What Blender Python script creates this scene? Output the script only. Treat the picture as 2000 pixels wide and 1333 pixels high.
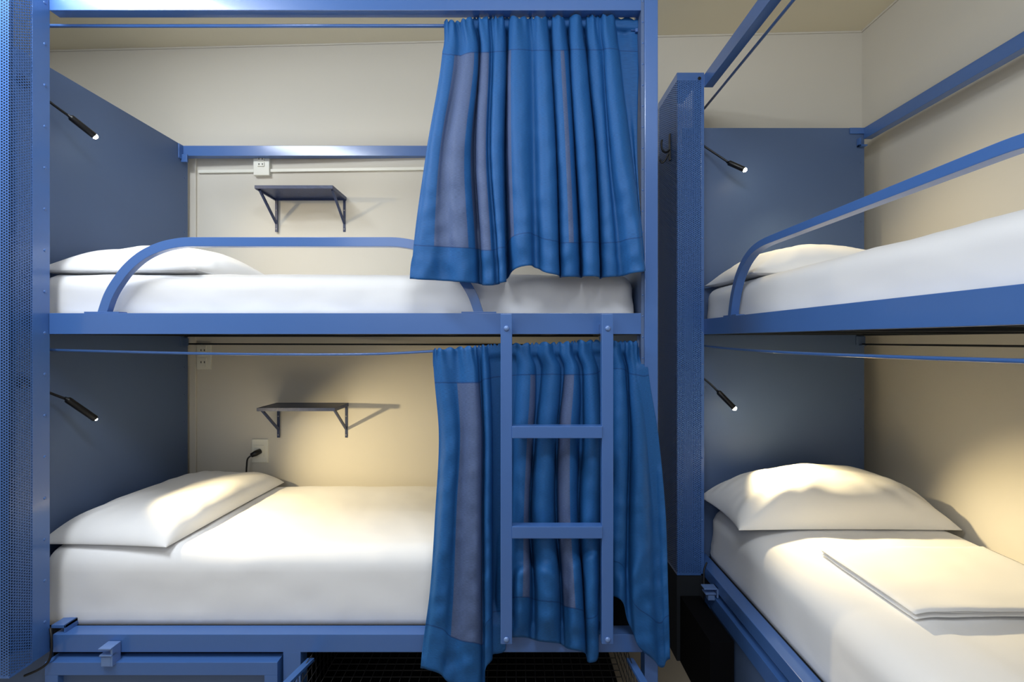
import bpy, bmesh, math, random
from mathutils import Vector, Matrix, noise
random.seed(7)
C = bpy.context.scene.collection
for o in list(bpy.data.objects): bpy.data.objects.remove(o)

# unit: 1 u = 1.6578 mm ; x to the right, y away from the camera, z up, measured from the lens (1.36 m above the floor)
S = 0.0016578
CAMZ = 1.3594
F = 935.0
def W(x, y, z): return Vector((x*S, y*S, z*S + CAMZ))

# ------------------------------------------------------------------ camera, world, lights, exposure
cam_d = bpy.data.cameras.new('camera'); cam = bpy.data.objects.new('camera', cam_d); C.objects.link(cam)
cam_d.sensor_width = 36; cam_d.lens = 36*F/2000
cam_d.shift_x = -3/2000; cam_d.shift_y = -1.5/2000
cam_d.clip_start = 0.02
cam.location = (0, 0, CAMZ); cam.rotation_euler = (math.pi/2, 0, 0)
sc = bpy.context.scene; sc.camera = cam
sc.view_settings.view_transform = 'Standard'; sc.view_settings.look = 'None'
sc.view_settings.gamma = 1; sc.view_settings.use_curve_mapping = False
sc.view_settings.exposure = 0.55

w = bpy.data.worlds.new('world'); sc.world = w; w.use_nodes = True
w.node_tree.nodes['Background'].inputs[0].default_value = (0.90, 0.94, 1.0, 1)
w.node_tree.nodes['Background'].inputs[1].default_value = 0.22

def area(name, loc, target, size, power, col, sy=None):
    d = bpy.data.lights.new(name, 'AREA'); d.energy = power; d.color = col; d.size = size
    if sy: d.shape = 'RECTANGLE'; d.size_y = sy
    o = bpy.data.objects.new(name, d); C.objects.link(o); o.location = loc
    o.rotation_euler = (Vector(target)-Vector(loc)).to_track_quat('-Z', 'Y').to_euler()
    return o
# the dormitory's ceiling lamps: one over the aisle, one further back behind the camera
area('ceiling_lamp_light', W(-860, 560, 870), W(-760, 640, 0), 0.95, 27, (0.88, 0.94, 1.0), sy=0.3)
area('aisle_lamp_light', W(120, 60, 860), W(250, 500, -100), 0.9, 17, (0.88, 0.94, 1.0), sy=0.35)
area('room_lamp_light', (-0.9, -1.4, 2.45), (0.0, 1.6, 1.3), 1.3, 12, (0.90, 0.95, 1.0))

def spot(name, loc, target, power, ang, blend, col, r=0.008):
    d = bpy.data.lights.new(name, 'SPOT'); d.energy = power; d.color = col
    d.spot_size = math.radians(ang); d.spot_blend = blend; d.shadow_soft_size = r
    o = bpy.data.objects.new(name, d); C.objects.link(o); o.location = loc
    o.rotation_euler = (Vector(target)-Vector(loc)).to_track_quat('-Z', 'Y').to_euler()
    return o

# ------------------------------------------------------------------ materials
def srgb(r, g, b):
    f = lambda c: (c/255/12.92) if c/255 <= 0.04045 else ((c/255+0.055)/1.055)**2.4
    return (f(r), f(g), f(b), 1)
def mat(name, col, rough=0.5, metal=0.0, spec=0.5, noise_s=None, noise_a=0.06, bump=0.0, bump_s=80, sheen=0):
    m = bpy.data.materials.new(name); m.use_nodes = True
    nt = m.node_tree; N = nt.nodes; L = nt.links; b = N['Principled BSDF']
    b.inputs['Roughness'].default_value = rough; b.inputs['Metallic'].default_value = metal
    b.inputs['Specular IOR Level'].default_value = spec
    b.inputs['Base Color'].default_value = col
    if sheen: b.inputs['Sheen Weight'].default_value = sheen
    tc = N.new('ShaderNodeTexCoord')
    if noise_s:
        n = N.new('ShaderNodeTexNoise'); n.inputs['Scale'].default_value = noise_s; n.inputs['Detail'].default_value = 4
        L.new(tc.outputs['Object'], n.inputs['Vector'])
        mx = N.new('ShaderNodeMix'); mx.data_type = 'RGBA'
        mx.inputs[6].default_value = [c*(1-noise_a) for c in col[:3]]+[1]
        mx.inputs[7].default_value = [min(1, c*(1+noise_a)) for c in col[:3]]+[1]
        L.new(n.outputs['Fac'], mx.inputs[0]); L.new(mx.outputs[2], b.inputs['Base Color'])
    if bump:
        n2 = N.new('ShaderNodeTexNoise'); n2.inputs['Scale'].default_value = bump_s; n2.inputs['Detail'].default_value = 3
        L.new(tc.outputs['Object'], n2.inputs['Vector'])
        bp = N.new('ShaderNodeBump'); bp.inputs['Strength'].default_value = bump; bp.inputs['Distance'].default_value = 0.003
        L.new(n2.outputs['Fac'], bp.inputs['Height']); L.new(bp.outputs['Normal'], b.inputs['Normal'])
    return m
BLUE = srgb(66, 105, 168)
M = {}
M['blue'] = mat('blue_paint', BLUE, 0.34, spec=0.5, noise_s=6, noise_a=0.05, bump=0.05, bump_s=50)
_b = M['blue'].node_tree.nodes['Principled BSDF']; _b.inputs['Coat Weight'].default_value = 0.55; _b.inputs['Coat Roughness'].default_value = 0.13
M['panel'] = mat('blue_sheet_metal', srgb(82, 103, 140), 0.5, spec=0.4, noise_s=4, noise_a=0.04)
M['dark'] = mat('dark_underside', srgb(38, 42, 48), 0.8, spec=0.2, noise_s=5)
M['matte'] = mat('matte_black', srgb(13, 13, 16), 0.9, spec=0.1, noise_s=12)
M['black'] = mat('black_plastic', srgb(14, 14, 17), 0.38, noise_s=20)
M['wire'] = mat('black_wire', srgb(30, 30, 33), 0.35, metal=0.4, noise_s=30)
M['wall'] = mat('painted_wall', srgb(208, 203, 192), 0.75, spec=0.2, noise_s=1.6, noise_a=0.02, bump=0.06, bump_s=14)
M['ceil'] = mat('painted_ceiling', srgb(234, 226, 202), 0.8, spec=0.2, noise_s=2, noise_a=0.02)
M['floor'] = mat('vinyl_floor', srgb(150, 138, 120), 0.6, noise_s=3, noise_a=0.1)
M['sheet'] = mat('white_cotton', srgb(232, 232, 233), 0.85, spec=0.15, noise_s=5, noise_a=0.015, bump=0.25, bump_s=9, sheen=0.15)
M['white'] = mat('white_plastic', srgb(228, 226, 214), 0.4, noise_s=10, noise_a=0.02)
M['greyslot'] = mat('dark_slot', srgb(60, 58, 52), 0.6, noise_s=10)
M['shelf'] = mat('navy_shelf_paint', srgb(46, 58, 92), 0.4, noise_s=60, noise_a=0.35, bump=0.3, bump_s=120)
M['slat'] = mat('pale_board', srgb(176, 166, 140), 0.7, noise_s=6)
M['bolt'] = mat('blue_bolt', srgb(112, 142, 196), 0.3, metal=0.2, noise_s=20)
M['steel'] = mat('bare_steel', srgb(150, 150, 152), 0.35, metal=0.8, noise_s=20)

def perf_mat():
    m = bpy.data.materials.new('perforated_blue_metal'); m.use_nodes = True
    nt = m.node_tree; N = nt.nodes; L = nt.links; b = N['Principled BSDF']
    b.inputs['Base Color'].default_value = BLUE; b.inputs['Roughness'].default_value = 0.35
    tc = N.new('ShaderNodeTexCoord'); sp = N.new('ShaderNodeSeparateXYZ'); L.new(tc.outputs['Object'], sp.inputs[0])
    def mth(op, a, bb=None, c=None):
        n = N.new('ShaderNodeMath'); n.operation = op
        for i, v in enumerate((a, bb, c)):
            if v is None: continue
            if isinstance(v, (int, float)): n.inputs[i].default_value = v
            else: L.new(v, n.inputs[i])
        return n.outputs[0]
    P = 0.0086; Q = P*0.8660254
    s = mth('ADD', sp.outputs[0], sp.outputs[1])
    def lat(so, zo):
        a = mth('WRAP', mth('ADD', s, so), Q, -Q)
        c = mth('WRAP', mth('ADD', sp.outputs[2], zo), P/2, -P/2)
        return mth('ADD', mth('MULTIPLY', a, a), mth('MULTIPLY', c, c))
    d = mth('MINIMUM', lat(0, 0), lat(Q, P/2))
    hole = mth('LESS_THAN', d, 0.0027**2)
    tr = N.new('ShaderNodeBsdfTransparent'); ms = N.new('ShaderNodeMixShader')
    L.new(hole, ms.inputs[0]); L.new(b.outputs[0], ms.inputs[1]); L.new(tr.outputs[0], ms.inputs[2])
    L.new(ms.outputs[0], N['Material Output'].inputs[0])
    return m
M['perf'] = perf_mat()

def cloth_mat(name, seed, hem_top, hem_bot):
    m = bpy.data.materials.new(name); m.use_nodes = True
    nt = m.node_tree; N = nt.nodes; L = nt.links; b = N['Principled BSDF']
    b.inputs['Roughness'].default_value = 0.62; b.inputs['Sheen Weight'].default_value = 0.06; b.inputs['Sheen Tint'].default_value = srgb(60, 120, 200)
    b.inputs['Specular IOR Level'].default_value = 0.3
    uv = N.new('ShaderNodeUVMap'); sp = N.new('ShaderNodeSeparateXYZ'); L.new(uv.outputs[0], sp.inputs[0])
    def mth(op, a, bb=None, c=None):
        n = N.new('ShaderNodeMath'); n.operation = op
        for i, v in enumerate((a, bb, c)):
            if v is None: continue
            if isinstance(v, (int, float)): n.inputs[i].default_value = v
            else: L.new(v, n.inputs[i])
        return n.outputs[0]
    u, v = sp.outputs[0], sp.outputs[1]
    # woven-in grey blue bands, plain blue hems all round
    ramp = N.new('ShaderNodeValToRGB'); ramp.color_ramp.interpolation = 'CONSTANT'
    cr = ramp.color_ramp; cr.elements[0].position = 0; cr.elements[0].color = (0, 0, 0, 1)
    cr.elements[1].position = 0.985; cr.elements[1].color = (0, 0, 0, 1)
    for p, c in seed:
        e = cr.elements.new(p); e.color = (c, c, c, 1)
    L.new(u, ramp.inputs[0])
    inside = mth('MULTIPLY', mth('GREATER_THAN', v, hem_top), mth('LESS_THAN', v, hem_bot))
    band = mth('MULTIPLY', ramp.outputs[0], inside)
    mx = N.new('ShaderNodeMix'); mx.data_type = 'RGBA'
    mx.inputs[6].default_value = srgb(30, 90, 152); mx.inputs[7].default_value = srgb(80, 97, 136)
    L.new(band, mx.inputs[0])
    # weave threads
    mp = N.new('ShaderNodeMapping'); mp.inputs['Scale'].default_value = (160, 900, 1); L.new(uv.outputs[0], mp.inputs[0])
    n = N.new('ShaderNodeTexNoise'); n.inputs['Scale'].default_value = 1.0; n.inputs['Detail'].default_value = 2; L.new(mp.outputs[0], n.inputs['Vector'])
    mx2 = N.new('ShaderNodeMix'); mx2.data_type = 'RGBA'; mx2.blend_type = 'MULTIPLY'; mx2.inputs[0].default_value = 1
    r2 = N.new('ShaderNodeMapRange'); r2.inputs[1].default_value = 0.3; r2.inputs[2].default_value = 0.7
    r2.inputs[3].default_value = 0.72; r2.inputs[4].default_value = 1.12
    L.new(n.outputs['Fac'], r2.inputs[0])
    cb = N.new('ShaderNodeCombineColor')
    for i in range(3): L.new(r2.outputs[0], cb.inputs[i])
    L.new(mx.outputs[2], mx2.inputs[6]); L.new(cb.outputs[0], mx2.inputs[7])
    # stitch line at the hems
    st = mth('MINIMUM', mth('ABSOLUTE', mth('SUBTRACT', v, hem_top)), mth('ABSOLUTE', mth('SUBTRACT', v, hem_bot)))
    sl = mth('LESS_THAN', st, 0.0022)
    mx3 = N.new('ShaderNodeMix'); mx3.data_type = 'RGBA'; L.new(mth('MULTIPLY', sl, 0.6), mx3.inputs[0])
    L.new(mx2.outputs[2], mx3.inputs[6]); mx3.inputs[7].default_value = srgb(14, 50, 104)
    L.new(mx3.outputs[2], b.inputs['Base Color'])
    bp = N.new('ShaderNodeBump'); bp.inputs['Strength'].default_value = 0.25; bp.inputs['Distance'].default_value = 0.001
    L.new(n.outputs['Fac'], bp.inputs['Height']); L.new(bp.outputs['Normal'], b.inputs['Normal'])
    return m

def emis(name, col, s):
    m = bpy.data.materials.new(name); m.use_nodes = True
    b = m.node_tree.nodes['Principled BSDF']; b.inputs['Emission Color'].default_value = col
    b.inputs['Emission Strength'].default_value = s; b.inputs['Base Color'].default_value = col
    return m
M['lens'] = emis('lit_lamp_lens', (1.0, 0.84, 0.55, 1), 60)

# ------------------------------------------------------------------ helpers
def thing(name, label, cat, loc, group=None):
    o = bpy.data.objects.new(name, None); C.objects.link(o); o.location = W(*loc); o.empty_display_size = 0.05
    o['label'] = label; o['category'] = cat
    if group: o['group'] = group
    return o
def wloc(o):
    v = Vector((0, 0, 0))
    while o: v += o.location; o = o.parent
    return v
def finish(name, bm, m, parent=None, smooth=False, bevel=0, origin=None, tagv=None, label=None, autosm=True):
    """bm holds metric world coordinates; becomes ONE mesh object."""
    bmesh.ops.recalc_face_normals(bm, faces=bm.faces)
    if bevel:
        eds = [e for e in bm.edges if len(e.link_faces) == 2 and e.calc_face_angle(0) > 0.6]
        bmesh.ops.bevel(bm, geom=eds, offset=bevel, segments=2, affect='EDGES', profile=0.6, clamp_overlap=True)
    me = bpy.data.meshes.new(name); 
    if parent is not None: org = wloc(parent)
    elif origin is not None: org = Vector(origin)
    else:
        xs = [v.co for v in bm.verts]
        org = Vector((sum(c.x for c in xs)/len(xs), sum(c.y for c in xs)/len(xs), min(c.z for c in xs)))
    bmesh.ops.translate(bm, verts=bm.verts, vec=-org)
    bm.to_mesh(me); bm.free()
    for mm in (m if isinstance(m, (list, tuple)) else [m]): me.materials.append(mm)
    if smooth:
        for p in me.polygons: p.use_smooth = True
    o = bpy.data.objects.new(name, me); C.objects.link(o)
    if parent is not None: o.parent = parent
    else: o.location = org
    if tagv:
        o['label'] = tagv[0]; o['category'] = tagv[1]
        if len(tagv) > 2: o['group'] = tagv[2]
    if label: o['label'] = label
    return o
def struct(o): o['kind'] = 'structure'; return o
def add_box(bm, x0, x1, y0, y1, z0, z1):
    vs = [bm.verts.new(W(x, y, z)) for x in (x0, x1) for y in (y0, y1) for z in (z0, z1)]
    for f in ((0,1,3,2), (4,6,7,5), (0,4,5,1), (2,3,7,6), (0,2,6,4), (1,5,7,3)):
        bm.faces.new([vs[i] for i in f])
def box(name, x0, x1, y0, y1, z0, z1, m, parent=None, bevel=0.0012, **k):
    bm = bmesh.new(); add_box(bm, x0, x1, y0, y1, z0, z1)
    return finish(name, bm, m, parent, bevel=bevel, **k)
def add_tube(bm, pts, r, seg=12, prof=None, closed=True):
    """sweep circle (radius r, in u) or a rectangular profile [(a,b)...] along points given in u"""
    P = [W(*p) for p in pts]; rings = []
    rr = r if isinstance(r, (list, tuple)) else [r]*len(P)
    up = None
    for i, p in enumerate(P):
        t = (P[min(i+1, len(P)-1)]-P[max(i-1, 0)]).normalized()
        if up is None:
            a = Vector((0, 0, 1)) if abs(t.z) < 0.9 else Vector((1, 0, 0))
            if prof and abs(t.z) >= 0.9: a = Vector((0, 1, 0))
        else: a = up
        n = t.cross(a).normalized(); b = n.cross(t).normalized(); up = b
        if prof: ring = [bm.verts.new(p+(n*u+b*v)*S) for u, v in prof]
        else: ring = [bm.verts.new(p+(n*math.cos(2*math.pi*k/seg)+b*math.sin(2*math.pi*k/seg))*rr[i]*S) for k in range(seg)]
        rings.append(ring)
    n = len(rings[0])
    for i in range(len(rings)-1):
        for k in range(n):
            bm.faces.new((rings[i][k], rings[i][(k+1) % n], rings[i+1][(k+1) % n], rings[i+1][k]))
    if closed:
        bm.faces.new(rings[0][::-1]); bm.faces.new(rings[-1])
def tube(name, pts, r, m, parent=None, seg=12, **k):
    bm = bmesh.new(); add_tube(bm, pts, r, seg); k.setdefault('smooth', True)
    return finish(name, bm, m, parent, **k)
def sub_box(bm, x0, x1, y0, y1, z0, z1, ax, ang=0): pass
def catmull(pts, n=8):
    out = []
    for i in range(len(pts)-1):
        p0, p1, p2, p3 = [Vector(pts[max(0, min(len(pts)-1, i+j))]) for j in (-1, 0, 1, 2)]
        for k in range(n):
            t = k/n
            out.append(0.5*((2*p1)+(p2-p0)*t+(2*p0-5*p1+4*p2-p3)*t*t+(3*p1-p0-3*p2+p3)*t**3))
    out.append(Vector(pts[-1])); return [tuple(v) for v in out]
def dome(bm, c, r, axis='y', sgn=-1, flat=0.5):
    """small rivet / bolt head"""
    ret = bmesh.ops.create_uvsphere(bm, u_segments=10, v_segments=6, radius=r*S)
    for v in ret['verts']:
        p = v.co.copy()
        if axis == 'y': p.y *= flat
        else: p.x *= flat
        v.co = p + W(*c)

def rivets(parent, pts, r, axis, m, name='rivet'):
    bm = bmesh.new(); dome(bm, pts[0], r, axis); first = finish(name, bm, m, parent, smooth=True)
    for p in pts[1:]:
        c = first.copy(); C.objects.link(c); c.parent = parent; c.location = W(*p)-W(*pts[0])
def pair(parent, name, boxes, m, bevel=0.0008):
    for b in boxes: box(name, *b, m, parent, bevel=bevel)

# ------------------------------------------------------------------ room shell
XR = 1000; ZC = 888; ZF = -820
WL = (-1500, 1449+0.0379*519); # back wall slightly out of parallel with the bunk
def wally(x): return 1374 + (XR-x)*0.0379
bm = bmesh.new()
def add_wallbox(bm, x0, x1, t, z0, z1, off=0):
    vs = [bm.verts.new(W(x, wally(x)-off+d, z)) for x in (x0, x1) for d in (0, t) for z in (z0, z1)]
    for f in ((0,1,3,2), (4,6,7,5), (0,4,5,1), (2,3,7,6), (0,2,6,4), (1,5,7,3)): bm.faces.new([vs[i] for i in f])
add_wallbox(bm, -1560, XR+60, 60, ZF, ZC); struct(finish('wall_back', bm, M['wall']))
struct(box('wall_left', -1560, -1500, -1300, 1440, ZF, ZC, M['wall'], bevel=0))
struct(box('wall_right', XR, XR+60, -1300, 1374, ZF, ZC, M['wall'], bevel=0))
struct(box('floor', -1560, XR+60, -1300, 1560, ZF-20, ZF, M['floor'], bevel=0))
struct(box('ceiling', -1560, XR+60, -1300, 1560, ZC, ZC+20, M['ceil'], bevel=0))
# plaster coving line and corner trim
bm = bmesh.new(); add_wallbox(bm, -1500, XR, 3, ZC-5, ZC, off=3); struct(finish('trim_1', bm, M['wall'], bevel=0.001))
struct(box('trim_2', XR-4, XR, 40, wally(XR)-4, ZC-5, ZC, M['wall'], bevel=0.001))
bm = bmesh.new()
add_wallbox(bm, -985, -957, 7, ZF, 575, off=7); struct(finish('trim_3', bm, M['wall'], bevel=0.003))
# cable duct on the wall in the upper bunk
bm = bmesh.new(); add_wallbox(bm, -950, 240, 7, 504, 513, off=7)
finish('cable_duct', bm, M['white'], bevel=0.001, tagv=('thin white cable duct running along the back wall above the upper shelf', 'cable duct'))

# ------------------------------------------------------------------ perforated head lockers


# ------------------------------------------------------------------ bunk A (left, seen side-on)
A = thing('bunk_bed', 'blue steel bunk bed seen side on at left, with ladder and blue curtains', 'bunk bed', (-350, 1180, ZF))
XH = -973; D1 = 935; D2 = 1430; ZH = 573
hb = box('headboard', XH-8, XH, D1+2, D2, -610, ZH, M['panel'], A)
rivets(hb, [(XH+0.5, D2-14, z) for z in range(-560, 560, 80)], 2.4, 'x', M['panel'])
# locker cladding: perforated front + side, solid flange, blank rims
bm = bmesh.new()
add_box(bm, -1420, -908, 862, 863.2, -606, 660); add_box(bm, -909.2, -908, 863.2, 903, -606, 660)
lk = finish('locker_screen', bm, M['perf'], A, origin=(0, 0, 0))
bm = bmesh.new()
add_box(bm, -909.5, -907.6, 903, D1+2, -609, 690)
add_box(bm, -1420, -908, 862, 864, 660, 690); add_box(bm, -909.5, -907.8, 864, 903, 660, 690)
add_box(bm, -1420, -908, 862, 864, -610, -606); add_box(bm, -909.5, -907.8, 864, 903, -610, -606)
fg = finish('locker_flange', bm, M['blue'], A, bevel=0.0006)
rivets(fg, [(-907.6, 927, k*80+14) for k in range(-7, 9)], 3.0, 'x', M['blue'])
box('locker_back_plate', -1420, XH-8, D1, D1+4, -610, 690, M['dark'], A)  # dark colour paints in the unlit locker interior behind the holes
box('locker_shelf', -1420, -975, 866, D1, -610, -606, M['dark'], A)
# frame
tb = bmesh.new(); add_box(tb, -907, 252, D1, D1+22, 645, 690)
finish('top_beam', tb, M['blue'], A, bevel=0.0015)
box('upper_side_rail', -907, 252, D1, D1+24, 12, 53, M['blue'], A)
box('lower_side_rail', -900, 252, D1, D1+30, -610, -575, M['blue'], A, bevel=0.002)
box('back_bar', XH, 250, 1406, 1428, 542, 572, M['blue'], A, bevel=0.0015)
bm = bmesh.new()
add_box(bm, XH, XH+3, 1388, 1428, 530, 572); add_box(bm, XH, XH+18, 1400, 1404, 522, 545)
finish('bar_bracket', bm, M['blue'], A, bevel=0.0008)
# foot post with rivet flange
bm = bmesh.new(); add_box(bm, 255, 281, D1-4, D1+26, ZF, 690); finish('foot_post', bm, M['blue'], A, bevel=0.0025)
bm = bmesh.new(); add_box(bm, 249, 255, D1-1, D1+26, -600, 690); fl = finish('post_flange', bm, M['panel'], A, bevel=0.0006)
rivets(fl, [(252, D1-1, k*41+6) for k in range(-14, 17)], 1.9, 'y', M['blue'])
box('foot_panel', 250, 256, D1+26, D2, -610, 573, M['panel'], A)
# upper deck
bm = bmesh.new()
add_box(bm, -960, 248, 1396, 1426, 10, 50)
add_box(bm, -965, -945, D1+24, 1396, 12, 50); add_box(bm, 232, 248, D1+24, 1396, 12, 50)
for x in (-700, -440, -180, 80): add_box(bm, x, x+26, D1+24, 1396, 14, 36)
finish('upper_deck_frame', bm, M['dark'], A, bevel=0.001)
box('upper_bed_board', -944, 231, D1+25, 1395, 37, 42, M['slat'], A)
# lower deck
box('lower_bed_board', -965, 248, D1+31, 1420, -600, -580, M['dark'], A)
# guard rail
def interp_path(half, L):
    return half
arc = [(-806,53),(-795,85),(-780,112),(-757,142),(-727,167),(-690,184),(-650,192),(-610,193)]
cx = -437
arcs = [(x, 944, z) for x, z in catmull([(a, b) for a, b in arc], 6)]
arcs += [(2*cx-x, y, z) for x, y, z in arcs[::-1]]
bm = bmesh.new(); add_tube(bm, arcs, 0, prof=[(-9,-7),(9,-7),(9,7),(-9,7)])
finish('guard_rail', bm, M['blue'], A, bevel=0.001)
pair(A, 'guard_foot_plate', [(x-34, x+34, D1+1, D1+22, 53, 56) for x in (-806, 2*cx+806)], M['blue'])
# ladder
for nm, xa in (('ladder_stile', -24), ('ladder_stile', 163)):
    st = box('ladder_stile', xa, xa+21.5, 884, 900, -562, 49, M['blue'], A, bevel=0.0022)
    for zz in (22, -553):
        bm = bmesh.new(); dome(bm, (xa+11, 883, zz), 5.2, 'y', flat=0.55)
        finish('bolt', bm, M['bolt'], st, smooth=True)
        box('spacer', xa+4, xa+17, 900, D1, zz-9, zz+9, M['blue'], st, bevel=0.0008)
for z0 in (-181, -366):
    box('ladder_rung', -3, 164, 882, 902, z0, z0+22.5, M['blue'], A, bevel=0.0022)
# curtain rods of bunk A
tube('upper_curtain_rod', [(-938, 962, 632), (249, 962, 632)], 3.4, M['blue'], A)
tube('lower_curtain_rod', catmull([(-938, 956, -19), (-600, 956, -27), (-300, 956, -28), (-100, 956, -19), (249, 956, -4)], 8), 2.7, M['blue'], A)
tube('back_rod', [(-970, 1412, -11), (249, 1412, -14)], 2.4, M['dark'], A)
bm = bmesh.new(); add_box(bm, 244, 249, 958, 968, 618, 655); add_box(bm, 236, 249, 960, 966, 622, 628)
finish('rod_bracket', bm, M['blue'], A, bevel=0.0006)
bm = bmesh.new(); add_box(bm, XH, XH+4, 1396, 1424, -18, 10); add_box(bm, XH+3, XH+16, 1406, 1410, -16, 6)
finish('rod_bracket', bm, M['panel'], A, bevel=0.0006)
bm = bmesh.new(); add_box(bm, 245, 249, 948, 968, -14, 10)
finish('rod_bracket', bm, M['panel'], A, bevel=0.0006)
# base: drawer, post, plinth
box('base_post', -450, -416, D1, D1+30, ZF, -609, M['blue'], A)
box('base_side_panel', -1420, -912, 944, 950, ZF, -612, M['panel'], A)
box('under_bunk_shade', -1400, 248, 970, 1423, ZF+1, ZF+5, M['matte'], A)  # black sheet over the floor, painting in the shade beneath the bunk
box('base_back_panel', -1420, 250, 1424, 1430, ZF, -612, M['dark'], A)
bm = bmesh.new()
add_box(bm, -903, -455, 922, 950, -646, -621)
add_box(bm, -903, -878, 922, 950, ZF+20, -646); add_box(bm, -480, -455, 922, 950, ZF+20, -646)
dr = finish('drawer', bm, M['blue'], A, bevel=0.0012)
box('drawer_panel', -880, -478, 934, 940, ZF+20, -640, M['panel'], dr)
bm = bmesh.new()
add_box(bm, -790, -766, 910, 934, -590, -587); add_box(bm, -790, -766, 912, 924, -604, -601)
add_box(bm, -788, -770, 914, 921, -624, -606); add_box(bm, -770, -766, 914, 934, -624, -588)
finish('latch', bm, M['bolt'], dr, bevel=0.0015)
bm = bmesh.new()
add_box(bm, -908, -880, 940, 972, -566, -560); add_box(bm, -883, -880, 940, 972, -575, -560)
finish('corner_bracket', bm, M['blue'], A, bevel=0.001)
tube('locker_cable', catmull([(-900, 930, -560), (-893, 925, -575), (-890, 922, -600), (-893, 918, -618), (-905, 912, -628), (-925, 905, -635)], 8), 2.2, M['black'], A)
# wire basket drawer
def wire_basket():
    r = None
    bm = bmesh.new()
    x0, x1, y0, y1, zt, zb = -396, 226, 800, 1380, -618, -704
    for k in range(32):
        x = x0+(x1-x0)*k/31
        add_tube(bm, [(x, y0, zb), (x, y1, zb), (x, y1, zt)], 0.9, 5)
    for k in range(30):
        y = y0+(y1-y0)*k/29
        add_tube(bm, [(x0, y, zt), (x0, y, zb), (x1, y, zb), (x1, y, zt)], 0.9, 5)
    for k in range(1, 5):
        z = zb+(zt-zb)*k/4
        add_tube(bm, [(x0, y0, z), (x0, y1, z), (x1, y1, z), (x1, y0, z)], 0.9, 5)
    b = finish('wire_basket', bm, M['wire'], A, smooth=True)
    for x in (-404, 222):
        bm = bmesh.new()
        pts = [(x, 940, -624), (x, 780, -584)]
        vs = []
        for (px, y, z) in pts:
            for dx in (0, 13):
                for dz in (0, -6): vs.append(bm.verts.new(W(px+dx, y, z+dz)))
        for f in ((0,1,3,2), (4,6,7,5), (0,4,5,1), (2,3,7,6), (0,2,6,4), (1,5,7,3)): bm.faces.new([vs[i] for i in f])
        finish('basket_rail', bm, M['blue'], b, bevel=0.0005)
wire_basket()

# ------------------------------------------------------------------ bunk B (right, seen end-on)
B = thing('bunk_bed', 'blue steel bunk bed running toward the viewer along the right wall', 'bunk bed', (720, 700, ZF))
XB = 486; XI = 950; YB = 1291; YE = 40
hb = box('headboard', 458, 946, YB, YB+8, -610, ZH, M['panel'], B)
rivets(hb, [(936, YB-0.5, z) for z in range(-560, 560, 80)], 2.2, 'y', M['panel'])
bm = bmesh.new()
add_box(bm, 417, 478, 1221, 1222.2, -594, 663); add_box(bm, 417, 418.2, 1222.2, 1380, -594, 663)
finish('locker_screen', bm, M['perf'], B)
bm = bmesh.new()
add_box(bm, 478, XB, 1220.6, 1222.6, -596, 683); add_box(bm, XB-1.5, XB, 1222, 1291, -596, 683)
add_box(bm, 417, 478, 1220.8, 1222.8, 663, 683); add_box(bm, 417, 418.6, 1222.8, 1380, 663, 683)
add_box(bm, 417, 478, 1220.8, 1222.8, -600, -594); add_box(bm, 417, 418.6, 1222.8, 1380, -600, -594)
fg = finish('locker_flange', bm, M['blue'], B, bevel=0.0005)
bm = bmesh.new(); add_tube(bm, [(474, 1219.8, 668), (474, 1222, 668)], 4.4, 14)
finish('locker_hole_plug', bm, M['black'], B)
rivets(fg, [(481, 1220.4, k*80+20) for k in range(-7, 8)], 2.4, 'y', M['blue'])
box('locker_back_plate', 419, 470, 1372, 1376, -600, 680, M['dark'], B)  # coloured dark so the locker reads as unlit inside
box('top_beam', XB, XB+22, YE, 1221, 645, 678, M['blue'], B)
box('upper_side_rail', XB, XB+24, YE, 1290, 15, 54, M['blue'], B)
box('lower_side_rail', XB, XB+32, YE, 1290, -603, -575, M['blue'], B, bevel=0.002)
box('back_bar', 943, 965, YE, YB-1, 542, 572, M['blue'], B, bevel=0.0015)
bm = bmesh.new()
add_box(bm, 905, 945, YB-4, YB-1, 556, 572); add_box(bm, 925, 946, YB-12, YB-1, 520, 524); add_box(bm, 925, 929, YB-12, YB-1, 520, 542)
finish('bar_bracket', bm, M['blue'], B, bevel=0.0008)
bm = bmesh.new()
add_box(bm, 920, 950, YE, 1285, 12, 44); add_box(bm, XB+24, 920, 1262, 1285, 14, 40)
for y in (1000, 740, 480, 220): add_box(bm, XB+24, 920, y, y+26, 14, 36)
finish('upper_deck_frame', bm, M['dark'], B, bevel=0.001)
box('upper_bed_board', XB+26, 919, YE, 1284, 37, 42, M['slat'], B)
box('lower_bed_board', XB+33, 948, YE, 1284, -600, -580, M['dark'], B)
box('back_corner_post', 952, 966, YE, YE+22, ZF, 572, M['blue'], B)
box('front_corner_post', XB-2, XB+22, YE-26, YE, ZF, 678, M['blue'], B)
arc = [(1079,54),(1071,86),(1060,113),(1042,142),(1015,167),(980,184),(940,191),(890,192)]
arcs = [(XB+9, y, z) for y, z in catmull(arc, 6)]
arcs += [(x, 700-(y-700), z) for x, y, z in arcs[::-1]]
bm = bmesh.new(); add_tube(bm, arcs, 0, prof=[(-9,-7),(9,-7),(9,7),(-9,7)])
finish('guard_rail', bm, M['blue'], B, bevel=0.001)
box('guard_foot_plate', XB+1, XB+20, 1048, 1112, 54, 57, M['blue'], B, bevel=0.0006)
tube('upper_curtain_rod', [(514, 1290, 625), (514, YE, 625)], 3.2, M['blue'], B)
tube('lower_curtain_rod', catmull([(505, 1289, -14), (505, 1100, -20), (505, 800, -23), (505, 400, -20), (505, YE, -14)], 8), 2.7, M['blue'], B)
tube('back_rod', [(938, 1286, -11), (938, YE, -11)], 2.2, M['dark'], B)
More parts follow.
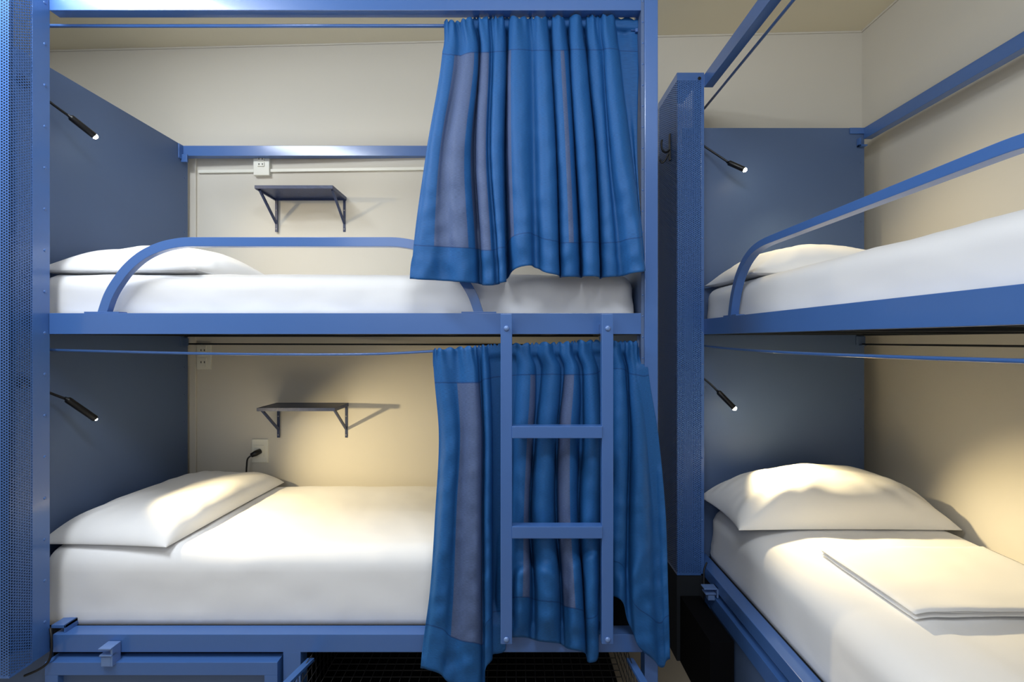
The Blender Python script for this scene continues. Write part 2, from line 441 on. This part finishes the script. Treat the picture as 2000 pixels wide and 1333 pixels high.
bm = bmesh.new(); add_box(bm, 922, 946, YB-4, YB-1, -12, 10); add_box(bm, 930, 942, YB-14, YB-2, -15, -12)
finish('rod_bracket', bm, M['panel'], B, bevel=0.0006)
# base and drawers of bunk B
box('base_locker_plinth', 417, 520, 1223, 1376, ZF, -602, M['dark'], B)
box('base_black_box', 425, 477, 1035, 1221, ZF, -652, M['matte'], B, bevel=0.002)  # plain matte black box on the floor before the locker plinth
box('locker_top_plate', 418.5, 485, 1222.6, 1376, 680, 682, M['panel'], B, bevel=0)
pair(B, 'floor_runner', [(424, 438, YE, 1034, ZF, ZF+10), (448, 456, YE, 1034, ZF, ZF+24)], M['black'])
y0 = 1205
for k, (ya, yb) in enumerate(((640, 1200), (60, 630))):
    bm = bmesh.new()
    add_box(bm, 479, 496, ya, yb, -650, -615); add_box(bm, 479, 496, ya, ya+24, ZF+24, -650); add_box(bm, 479, 496, yb-24, yb, ZF+24, -650)
    add_box(bm, 479, 496, ya, yb, ZF+14, ZF+34)
    d = finish('drawer', bm, M['blue'], B, bevel=0.0012)
    box('drawer_panel', 484, 490, ya+20, yb-20, ZF+30, -645, M['panel'], d)
    bm = bmesh.new()
    yy = yb-66
    add_box(bm, 452, 486, yy, yy+22, -592, -589); add_box(bm, 455, 480, yy, yy+22, -604, -601)
    add_box(bm, 462, 478, yy+2, yy+20, -618, -606); add_box(bm, 482, 486, yy, yy+22, -612, -589)
    finish('latch', bm, M['bolt'], d, bevel=0.0015)
box('base_back_panel', 940, 946, YE, 1284, ZF, -612, M['dark'], B)
tube('locker_cable', catmull([(487, 1206, -560), (478, 1200, -575), (474, 1192, -592), (470, 1180, -612), (466, 1160, -622)], 8), 2.0, M['black'], B)

# coat hook on the aisle side of the right locker
hk = box('coat_hook', 413, 417, 1268, 1276, 478, 548, M['black'], B, bevel=0.001, label='black double coat hook')
tube('hook_arm', catmull([(414, 1270, 505), (404, 1268, 498), (394, 1266, 503), (391, 1266, 520), (393, 1266, 530)], 6), 2.6, M['black'], hk)
tube('hook_arm', catmull([(414, 1274, 500), (404, 1276, 480), (396, 1278, 474), (391, 1278, 482)], 6), 2.4, M['black'], hk)

# ------------------------------------------------------------------ mattresses
def mattress(name, x0, x1, y0, y1, z0, z1, R, label, slope=None, amp=1.0, parent=None):
    bm = bmesh.new(); nx, ny, nz = 80, 60, 10
    def pt(i, j, k):
        return (x0+(x1-x0)*i/nx, y0+(y1-y0)*j/ny, z0+(z1-z0)*k/nz)
    cache = {}
    def vert(i, j, k):
        if (i, j, k) in cache: return cache[(i, j, k)]
        p = Vector(pt(i, j, k)); r = R; rb = 7
        if p.z < z0+(z1-z0)*0.45: r = 9+(R-9)*max(0, (p.z-z0)/((z1-z0)*0.45))
        q = Vector((min(max(p.x, x0+r), x1-r), min(max(p.y, y0+r), y1-r), min(max(p.z, z0+rb), z1-min(r, (z1-z0)*0.45))))
        d = p-q
        if d.length > 1e-6:
            rz = min(r, (z1-z0)*0.45) if d.z > 0 else rb
            m = max(abs(d.x)/r, abs(d.y)/r, abs(d.z)/rz if rz else 0)
            nd = Vector((d.x/r, d.y/r, d.z/rz)); nd = nd.normalized()*m
            p = q+Vector((nd.x*r, nd.y*r, nd.z*rz))
        if slope: p.z += slope(p)*max(0, (p.z-z0)/(z1-z0))
        nn = noise.noise(Vector((p.x*0.012, p.y*0.012, p.z*0.02)))*2.2+noise.noise(Vector((p.x*0.035, p.y*0.03, p.z*0.05)))*0.9
        side = 1-max(0, min(1, (p.z-z0)/(z1-z0)))
        wr = noise.noise(Vector((p.x*0.05+p.z*0.06, p.y*0.05-p.z*0.03, 3.1)))*2.6*side
        c = Vector(((x0+x1)/2, (y0+y1)/2, (z0+z1)/2)); dirn = Vector((0, 0, 1)) if k == nz else Vector(((p.x-c.x)/(x1-x0), (p.y-c.y)/(y1-y0), 0.1)).normalized()
        if k > 0: p += dirn*(nn+wr)*amp
        v = bm.verts.new(W(*p)); cache[(i, j, k)] = v; return v
    def q4(a, b, c, d):
        bm.faces.new((vert(*a), vert(*b), vert(*c), vert(*d)))
    for i in range(nx):
        for j in range(ny):
            q4((i,j,0), (i,j+1,0), (i+1,j+1,0), (i+1,j,0)); q4((i,j,nz), (i+1,j,nz), (i+1,j+1,nz), (i,j+1,nz))
    for k in range(nz):
        for i in range(nx):
            q4((i,0,k), (i+1,0,k), (i+1,0,k+1), (i,0,k+1)); q4((i,ny,k), (i,ny,k+1), (i+1,ny,k+1), (i+1,ny,k))
        for j in range(ny):
            q4((0,j,k), (0,j,k+1), (0,j+1,k+1), (0,j+1,k)); q4((nx,j,k), (nx,j+1,k), (nx,j+1,k+1), (nx,j,k+1))
    o = finish(name, bm, M['sheet'], smooth=True, tagv=(label, 'mattress'))
    return o
mattress('mattress', -968, 246, 962, 1392, 43, 136, 34, 'white sheeted mattress on the upper deck of the left bunk bed')
mattress('mattress', -966, 190, 967, 1422, -579, -424, 40, 'thick white sheeted mattress on the lower deck of the left bunk bed')
mattress('mattress', 512, 944, 60, 1284, 43, 138, 34, 'white sheeted mattress on the upper deck of the right bunk bed')
mattress('mattress', 521, 990, 60, 1286, -579, -424, 40, 'white sheeted mattress on the lower deck of the right bunk, under a folded sheet',
         slope=lambda p: -26*max(0, min(1, (640-p.x)/120))**1.5)

# ------------------------------------------------------------------ pillows
def pillow(label, cx, cy, z0, a, b, h, rot=0, seed=0, pw=2.4, tilt=(0, 0), pinch=0.07, zadd=None):
    bm = bmesh.new(); n = 56; top = {}; bot = {}
    ca, sa = math.cos(rot), math.sin(rot)
    for i in range(n+1):
        for j in range(n+1):
            u = math.sin((i/n-0.5)*math.pi); v = math.sin((j/n-0.5)*math.pi)
            x = u*a*(1-pinch*(1-v*v)); y = v*b*(1-pinch*(1-u*u))
            f = max(0, (1-abs(u)**pw)*(1-abs(v)**pw))**0.55
            e = 1-max(abs(u), abs(v))
            wrk = noise.noise(Vector((u*2.6+seed, v*2.2, 0.3)))*0.05 + noise.noise(Vector((u*5+seed, v*4, 1.3)))*0.018
            rad = math.atan2(v, u); corner = (abs(u)*abs(v))**1.5
            wrk += 0.06*corner*math.sin(rad*22+seed)
            zt = z0+6+h*f*(1+wrk*1.3)+wrk*h*0.25*min(1, e*8)
            zt += tilt[0]*u+tilt[1]*v
            zb = z0+1+4*(1-min(1, e*10))+tilt[0]*u+tilt[1]*v
            if zadd: dz = zadd(u, v); zt += dz; zb += dz*(0.9 if e < 0.02 else 0.6)
            X = cx+x*ca-y*sa; Y = cy+x*sa+y*ca
            if i in (0, n) or j in (0, n):
                top[i, j] = bot[i, j] = bm.verts.new(W(X, Y, z0+6+tilt[0]*u+tilt[1]*v+(zadd(u, v) if zadd else 0)))
            else:
                top[i, j] = bm.verts.new(W(X, Y, zt)); bot[i, j] = bm.verts.new(W(X, Y, zb))
    for i in range(n):
        for j in range(n):
            bm.faces.new((top[i,j], top[i+1,j], top[i+1,j+1], top[i,j+1]))
            fs = (bot[i,j], bot[i,j+1], bot[i+1,j+1], bot[i+1,j])
            if len(set(fs)) == 4:
                try: bm.faces.new(fs)
                except ValueError: pass
    return finish('pillow', bm, M['sheet'], smooth=True, tagv=(label, 'pillow'))
pillow('white pillow by the headboard on the upper deck of the left bunk bed', -805, 1170, 137, 164, 205, 78, seed=1.0)
pillow('flat white pillow at the head of the lower deck of the left bunk bed', -826, 1196, -424, 138, 222, 52, rot=-0.06, seed=5.0, pw=5, pinch=0.02)
pillow('white pillow by the headboard on the upper deck of the right bunk bed', 705, 1150, 139, 195, 130, 78, seed=9.0)
pillow('plump white pillow at the head of the lower deck of the right bunk bed', 742, 1166, -424, 246, 112, 108, seed=13.0, pw=2.6, pinch=0.05)

# folded sheet on the lower right mattress
def folded_sheet():
    bm = bmesh.new()
    x0, x1, ya, yb = 606, 930, 726, 948
    def layer(z0, th, dx, dy, seed):
        nx, ny = 40, 30; g = {}
        for i in range(nx+1):
            for j in range(ny+1):
                X = x0+dx+(x1-x0-dx)*i/nx; Y = ya+dy+(yb-ya-dy)*j/ny
                Yw = Y + (2.5*noise.noise(Vector((X*0.02, seed, 0)))*(1-j/ny)) + (1-i/nx)*(-4)*(1-j/ny)
                bend = -26*max(0, (640-X)/120)**1.5+1.5
                for s_ in (0, 1):
                    e = min(i, nx-i, j, ny-j); rr = 0 if e > 0 else th*0.35
                    z = z0+s_*th+(rr if s_ == 0 else -rr)+noise.noise(Vector((X*0.02, Y*0.02, seed)))*1.2+bend
                    g[i, j, s_] = bm.verts.new(W(X-(0 if e else 0), Yw, z))
        for i in range(nx):
            for j in range(ny):
                bm.faces.new((g[i,j,1], g[i+1,j,1], g[i+1,j+1,1], g[i,j+1,1])); bm.faces.new((g[i,j,0], g[i,j+1,0], g[i+1,j+1,0], g[i+1,j,0]))
        for i in range(nx):
            bm.faces.new((g[i,0,0], g[i+1,0,0], g[i+1,0,1], g[i,0,1])); bm.faces.new((g[i,ny,0], g[i,ny,1], g[i+1,ny,1], g[i+1,ny,0]))
        for j in range(ny):
            bm.faces.new((g[0,j,0], g[0,j,1], g[0,j+1,1], g[0,j+1,0])); bm.faces.new((g[nx,j,0], g[nx,j+1,0], g[nx,j+1,1], g[nx,j,1]))
    layer(-422, 4.4, 1, 1, 1.0); layer(-417.4, 3.6, 3, 6, 2.0); layer(-413.6, 4.8, 0, 0, 3.0)
    finish('folded_sheet', bm, M['sheet'], smooth=True, tagv=('folded white sheet lying on the lower mattress of the right bunk', 'bed sheet'))
folded_sheet()

# ------------------------------------------------------------------ curtains
def curtain(name, label, levels, xs, top, hem, ridge, base, amp, m, pleat, group, hf=1.0, bulge=None, dcap=None, rodf=951):
    """levels: heights (px rows at the bunk front scale) ; xs[c][l]: fold positions ; ridge[c]: +1 forward, -1 back"""
    n = len(xs); per = 14; rows = 110
    def lerp_list(arr, t):
        i = int(min(max(t, 0), len(arr)-1.0001)); f = t-i; return arr[i]*(1-f)+arr[i+1]*f
    def cat1(arr, t):
        i = int(min(max(t, 0), len(arr)-1.0001)); f = t-i
        p0, p1, p2, p3 = arr[max(i-1, 0)], arr[i], arr[i+1], arr[min(i+2, len(arr)-1)]
        return 0.5*((2*p1)+(p2-p0)*f+(2*p0-5*p1+4*p2-p3)*f*f+(3*p1-p0-3*p2+p3)*f**3)
    def xat(c, y):
        if y <= levels[0]: return xs[c][0]
        for l in range(len(levels)-1):
            if y <= levels[l+1]:
                return cat1(xs[c], l+(y-levels[l])/(levels[l+1]-levels[l]))
        sl = (xs[c][-1]-xs[c][-2])/(levels[-1]-levels[-2])
        return xs[c][-1]+sl*(y-levels[-1])
    bm = bmesh.new(); uvl = bm.loops.layers.uv.new('UVMap')
    cols = (n-1)*per; grid = {}; uvs = {}
    mid = [0.0]
    for cc in range(1, cols+1):
        t0, t1 = (cc-1)/per, cc/per
        y = levels[2]
        xa = lerp_list([xat(c, y) for c in range(n)], t0); xb = lerp_list([xat(c, y) for c in range(n)], t1)
        ra = lerp_list(ridge, t0); rb = lerp_list(ridge, t1)
        mid.append(mid[-1]+math.hypot(xb-xa, (rb-ra)*amp(0.5)*1.3))
    tot = mid[-1]
    for cc in range(cols+1):
        t = cc/per; i = int(min(t, n-1.0001)); f = t-i; sm = (1-math.cos(math.pi*f))/2
        yt = lerp_list(top, t); yh = cat1(hem, t)
        for r in range(rows+1):
            v = r/rows; y = yt+(yh-yt)*v
            xv = [xat(c, y) for c in range(n)]
            x = lerp_list(xv, t)
            # rounded folds: the forward folds swell sideways and half cover the furrows between them
            dd = max(-1, min(1, (ridge[i]-ridge[i+1])/2.0)); seg = abs(xv[i+1]-xv[i])
            x += 0.50*dd*math.sin(math.pi*f)*min(seg, 16)*(0.45+0.55*min(1, v*5))
            rg = ridge[i]*(1-sm)+ridge[i+1]*sm
            # lay the cloth over: folds lean sideways a little
            lean = math.sin(2*math.pi*f)*1.2*(0.4+v)
            a = amp(v)
            nz = noise.noise(Vector((x*0.02, y*0.009, 2.0)))*5.0*v + noise.noise(Vector((x*0.05, y*0.03, 5.0)))*2.4*hf*(0.3+v)
            nz += noise.noise(Vector((x*0.03+y*0.02, y*0.03-x*0.012, 9.0)))*3.0*hf*v
            pl = math.sin(t*pleat+1.3*math.sin(t*1.9))*3.6*math.exp(-(y-yt)/26.0)
            if rg < 0: rg *= 1.6
            d = base(v, x)-a*rg+nz+pl-(bulge(x, y) if bulge else 0)
            ruff = -abs(math.sin(t*pleat*0.5+1.3*math.sin(t*1.9)*0.5))*5.5*math.exp(-(y-yt)/7.0)
            d = min(d, rodf+max(0, y-yt-16)*1.1)      # the heading passes in front of the rod
            if dcap: d = min(d, dcap(x, y))
            X = (x+lean-1003)*d/F; Z = (665-(y+ruff))*d/F
            grid[cc, r] = bm.verts.new(W(X, d, Z)); uvs[cc, r] = (mid[cc]/tot, v)
    for cc in range(cols):
        for r in range(rows):
            ks = ((cc, r), (cc, r+1), (cc+1, r+1), (cc+1, r))
            fc = bm.faces.new([grid[k] for k in ks])
            for lp, k in zip(fc.loops, ks): lp[uvl].uv = uvs[k]
    o = finish(name, bm, m, smooth=True, tagv=(label, 'curtain', group))
    so = o.modifiers.new('thickness', 'SOLIDIFY'); so.thickness = 0.0014; so.offset = 1
    return o
bands1 = [(0.02,0),(0.035,1),(0.10,0),(0.12,1),(0.20,0),(0.33,1),(0.36,0),(0.60,1),(0.61,0)]
bands2 = [(0.03,0),(0.05,1),(0.125,0),(0.36,1),(0.38,0),(0.55,1),(0.585,0)]
M['cloth1'] = cloth_mat('blue_banded_cloth', bands1, 0.125, 0.868)
M['cloth2'] = cloth_mat('blue_banded_cloth_long', bands2, 0.10, 0.862)
# columns: x at rows 45, 100, 300, 500, 550
U = [
 (868,864,832,806,800), (884,880,850,832,830), (896,900,868,870,872), (912,920,897,905,908), (930,936,927,938,940),
 (944,950,942,950,952), (958,960,955,969,972), (974,974,968,979,982), (990,990,985,988,989), (1006,1009,1014,1022,1024),
 (1036,1040,1043,1046,1048), (1056,1061,1069,1075,1077), (1074,1076,1087,1092,1094), (1090,1095,1105,1112,1113), (1108,1112,1123,1134,1135),
 (1124,1128,1142,1154,1155), (1140,1146,1165,1171,1172), (1156,1163,1180,1192,1194), (1170,1178,1190,1208,1212), (1186,1192,1214,1248,1256),
 (1206,1210,1234,1256,1262), (1248,1248,1245,1255,1260)]
top = [42,44,46,38,38,37,37,36,36,36,38,36,36,35,34,33,34,34,34,32,38,40]
hem = [545,547,549,552,556,558,556,552,546,520,524,535,543,541,543,540,545,541,540,531,528,526]
rid = [0.0,0.7,0.1,0.9,-1.0,0.6,-0.2,0.5,-1.7,1.2,0.0,1.1,-1.4,0.9,-1.5,1.1,-1.5,0.5,-0.1,1.2,-1.0,-0.8]
curtain('curtain', 'short blue curtain bunched on the upper rod of the left bunk', [45,100,300,500,550], U, top, hem, rid,
        lambda v, x: 952-50*min(1, v*1.15)**0.75, lambda v: 13+9*v, M['cloth1'], 9.0, 'bunk curtains', rodf=957,
        dcap=lambda x, y: 931 if (y > 455 and x < 950) else 931+max(0, (455-y))*0.5+max(0, x-950)*1.2)
def sstep(a, b, t):
    t = max(0, min(1, (t-a)/(b-a))); return t*t*(3-2*t)
def bag(x, y):
    # cloth bellying out above the hem between the ladder stiles
    e = 1120-14*math.cos((x-1045)/26)
    b1 = 17*sstep(e-16, e+10, y)*(1-sstep(1180, 1260, y)*0.75)*sstep(1000, 1016, x)*(1-sstep(1078, 1108, x))
    e2 = 1105-0.5*(x-1115)
    b2 = 15*sstep(e2-14, e2+8, y)*(1-sstep(1200, 1290, y)*0.6)*sstep(1108, 1120, x)*(1-sstep(1158, 1176, x))
    b3 = 12*sstep(1120-1.1*(x-1205), 1160-1.1*(x-1205), y)*sstep(1200, 1212, x)*(1-sstep(1236, 1262, x))
    return b1+b2+b3
Lc = [
 (846,847,857,850,840,822), (862,865,880,872,862,850), (890,893,900,893,888,880), (918,925,928,928,925,922), (936,937,943,942,943,944),
 (948,949,953,952,953,952), (958,960,962,962,962,962), (974,976,977,980,980,980), (998,1000,1000,998,992,990), (1022,1030,1022,1016,1012,1004),
 (1042,1050,1044,1034,1042,1040), (1068,1080,1068,1062,1072,1075), (1086,1098,1088,1086,1096,1098), (1110,1120,1112,1112,1120,1128), (1122,1134,1134,1128,1140,1146),
 (1140,1152,1160,1152,1158,1164), (1162,1170,1175,1176,1172,1170), (1184,1186,1190,1192,1192,1190), (1204,1212,1214,1212,1206,1204),
 (1216,1224,1230,1226,1225,1234), (1236,1240,1250,1252,1255,1268), (1250,1256,1268,1278,1284,1292), (1262,1266,1286,1300,1305,1309)]
top2 = [686,685,683,681,680,678,678,676,676,675,675,673,674,672,671,669,669,670,671,671,671,672,672]
hem2 = [1306,1313,1335,1348,1350,1300,1280,1276,1256,1246,1250,1256,1261,1272,1284,1293,1240,1180,1168,1222,1282,1305,1288]
rid2 = [0.1,0.8,0.2,1.1,-0.3,0.6,-1.7,-0.8,-1.8,0.9,-1.1,1.0,-0.9,1.0,-1.5,0.9,-0.6,-1.7,0.8,-0.5,1.0,0.1,0.4]
curtain('curtain', 'long blue curtain behind the ladder on the lower rod of the left bunk', [690,720,850,1000,1150,1300], Lc, top2, hem2, rid2,
        lambda v, x: 950-30*min(1, v*1.3)**1.2, lambda v: 9+14*math.sin(math.pi*min(1, v*0.85+0.08)), M['cloth2'], 10.0, 'bunk curtains', hf=1.4, bulge=bag,
        dcap=lambda x, y: min(931+max(0, 1222-y)*0.6, 960-(30*sstep(1222, 1248, x)*sstep(676, 722, y))+max(0, 700-y)*0.2*(1-sstep(1215, 1240, x))))

# ------------------------------------------------------------------ reading lamps
def lamp(label, mount, elbow, neck, tip, power, target, lit=True, ang=125):
    o = thing('reading_lamp', label, 'reading lamp', mount, 'reading lamps')
    mv = Vector(mount); nv = Vector(neck); tv = Vector(tip)
    bm = bmesh.new()
    dome(bm, mount, 13, 'x' if abs(mount[0]+973) < 5 else 'y', flat=0.5); finish('lamp_mount', bm, M['black'], o, smooth=True)
    tube('lamp_arm', catmull([mount, elbow, neck], 10), 2.6, M['black'], o)
    dr = (tv-nv).normalized()
    pts = [nv-dr*6, nv-dr*2, nv, nv+dr*2, tv-dr*1.5, tv]
    hd = tube('lamp_head', [tuple(p) for p in pts], [2.8, 3.4, 6.2, 6.6, 6.6, 6.0], M['black'], o, seg=18)
    bm = bmesh.new(); dome(bm, tuple(tv+dr*1.0), 5.6 if 'lower mattress of the left' not in label else 3.0, 'y', flat=1.0)
    finish('lamp_lens', bm, M['lens'] if lit else M['white'], o, smooth=True, label='glowing warm lamp lens' if lit else None)
    lp = tv+dr*9
    if 'lower mattress' in label: ang = 86
    spot('reading_lamp_light', W(*lp), W(*target), power, ang, 1.0, (1.0, 0.80, 0.44), r=0.014)
lamp('black stick reading lamp over the upper mattress of the left bunk', (XH+4, 946, 512), (-940, 975, 482), (-925, 1000, 466), (-906, 1035, 442), 6.5, (-300, 1330, 60))
lamp('black stick reading lamp over the lower mattress of the left bunk', (XH+4, 946, -84), (-945, 985, -112), (-932, 1000, -124), (-908, 1040, -171), 40, (-350, 1240, -425))
lamp('black stick reading lamp over the upper mattress of the right bunk', (465, YB-6, 552), (520, 1262, 500), (560, 1245, 462), (592, 1228, 438), 8, (800, 1000, 100))
lamp('black stick reading lamp over the lower mattress of the right bunk', (465, YB-6, -70), (510, 1262, -108), (533, 1245, -135), (566, 1228, -174), 38, (780, 930, -425))

# ------------------------------------------------------------------ shelves
def shelf(label, x0, x1, zt, tilt, yf=1322):
    yw = wally((x0+x1)/2)-1
    o = thing('wall_shelf', label, 'shelf', ((x0+x1)/2, yw, zt), 'small wall shelves')
    bm = bmesh.new()
    add_box(bm, x0, x1, yf+3, yw-2, zt-5, zt-1)
    sb = finish('shelf_board', bm, M['shelf'], o, bevel=0.0008)
    bm = bmesh.new()
    add_box(bm, x0-1, x1+1, yf-1, yf+3, zt-9, zt); add_box(bm, x0-1, x0+3, yf+3, yw-1, zt-10, zt)
    add_box(bm, x1-3, x1+1, yf+3, yw-1, zt-10, zt); add_box(bm, x0, x1, yw-5, yw-1, zt-10, zt)
    finish('shelf_edge', bm, M['shelf'], o, bevel=0.0006)
    for x in (x0+2, x1-9):
        bm = bmesh.new()
        add_box(bm, x, x+7, yw-5, yw, zt-104, zt-9)
        add_tube(bm, [(x+3.5, yf+14, zt-8), (x+3.5, yw-5, zt-78)], 0, prof=[(-3,-3),(3,-3),(3,3),(-3,3)])
        br = finish('shelf_bracket', bm, M['shelf'], o, bevel=0.0006)
        rivets(br, [(x+3.5, yw-5, zz) for zz in (zt-40, zt-96)], 2.2, 'y', M['steel'], 'screw')
shelf('small navy metal shelf on the back wall above the upper mattress', -714, -500, 428, 0)
shelf('small navy metal shelf on the back wall above the lower mattress', -708, -494, -187, 0)

# ------------------------------------------------------------------ sockets
def plate(nm, label, x0, x1, z0, z1, cat='wall socket', t=8):
    yw = wally((x0+x1)/2)
    o = thing(nm, label, cat, ((x0+x1)/2, yw, z0))
    box('cover_plate', x0, x1, yw-t, yw+2, z0, z1, M['white'], o, bevel=0.004)
    return o, yw-t
o, yf = plate('wall_socket', 'white socket box on the cable duct above the upper shelf', -776, -728, 492, 552, t=14)
for z in (524, 540): 
    box('socket_insert', -762, -742, yf-3, yf, z-6, z+6, M['white'], o, bevel=0.001)
pair(o, 'socket_hole', [(-752+dx-1.2, -752+dx+1.2, yf-3.6, yf-2.8, z-2.5, z+2.5) for z in (524, 540) for dx in (-5, 5)], M['greyslot'], 0)
o, yf = plate('wall_socket', 'white double socket beside the headboard under the upper deck of the left bunk', -955, -912, -88, -8, t=6)
for z in (-30, -66):
    box('socket_insert', -944, -924, yf-2.5, yf, z-13, z+13, M['white'], o, bevel=0.001)
pair(o, 'socket_hole', [(-934+dx-1.2, -934+dx+1.2, yf-3.2, yf-2.4, z-3, z+3) for z in (-30, -66) for dx in (-5, 5)], M['greyslot'], 0)
o, yf = plate('wall_socket', 'white wall socket behind the lower pillow with a black plug in it', -786, -737, -368, -297, t=5)
box('socket_insert', -776, -748, yf-2.5, yf, -350, -315, M['white'], o, bevel=0.001)
pg = thing('power_plug', 'black round power plug with its cable in the socket behind the lower pillow', 'power plug', (-766, yf-14, -338))
bm = bmesh.new(); add_tube(bm, [(-758, yf-2, -332), (-766, yf-14, -336), (-776, yf-22, -341)], [7.5, 8.5, 6], 14); finish('plug_body', bm, M['black'], pg, smooth=True)
tube('plug_cable', catmull([(-774, yf-20, -340), (-784, yf-24, -350), (-788, yf-22, -372), (-790, yf-20, -400), (-790, yf-16, -440)], 8), 2.4, M['black'], pg)
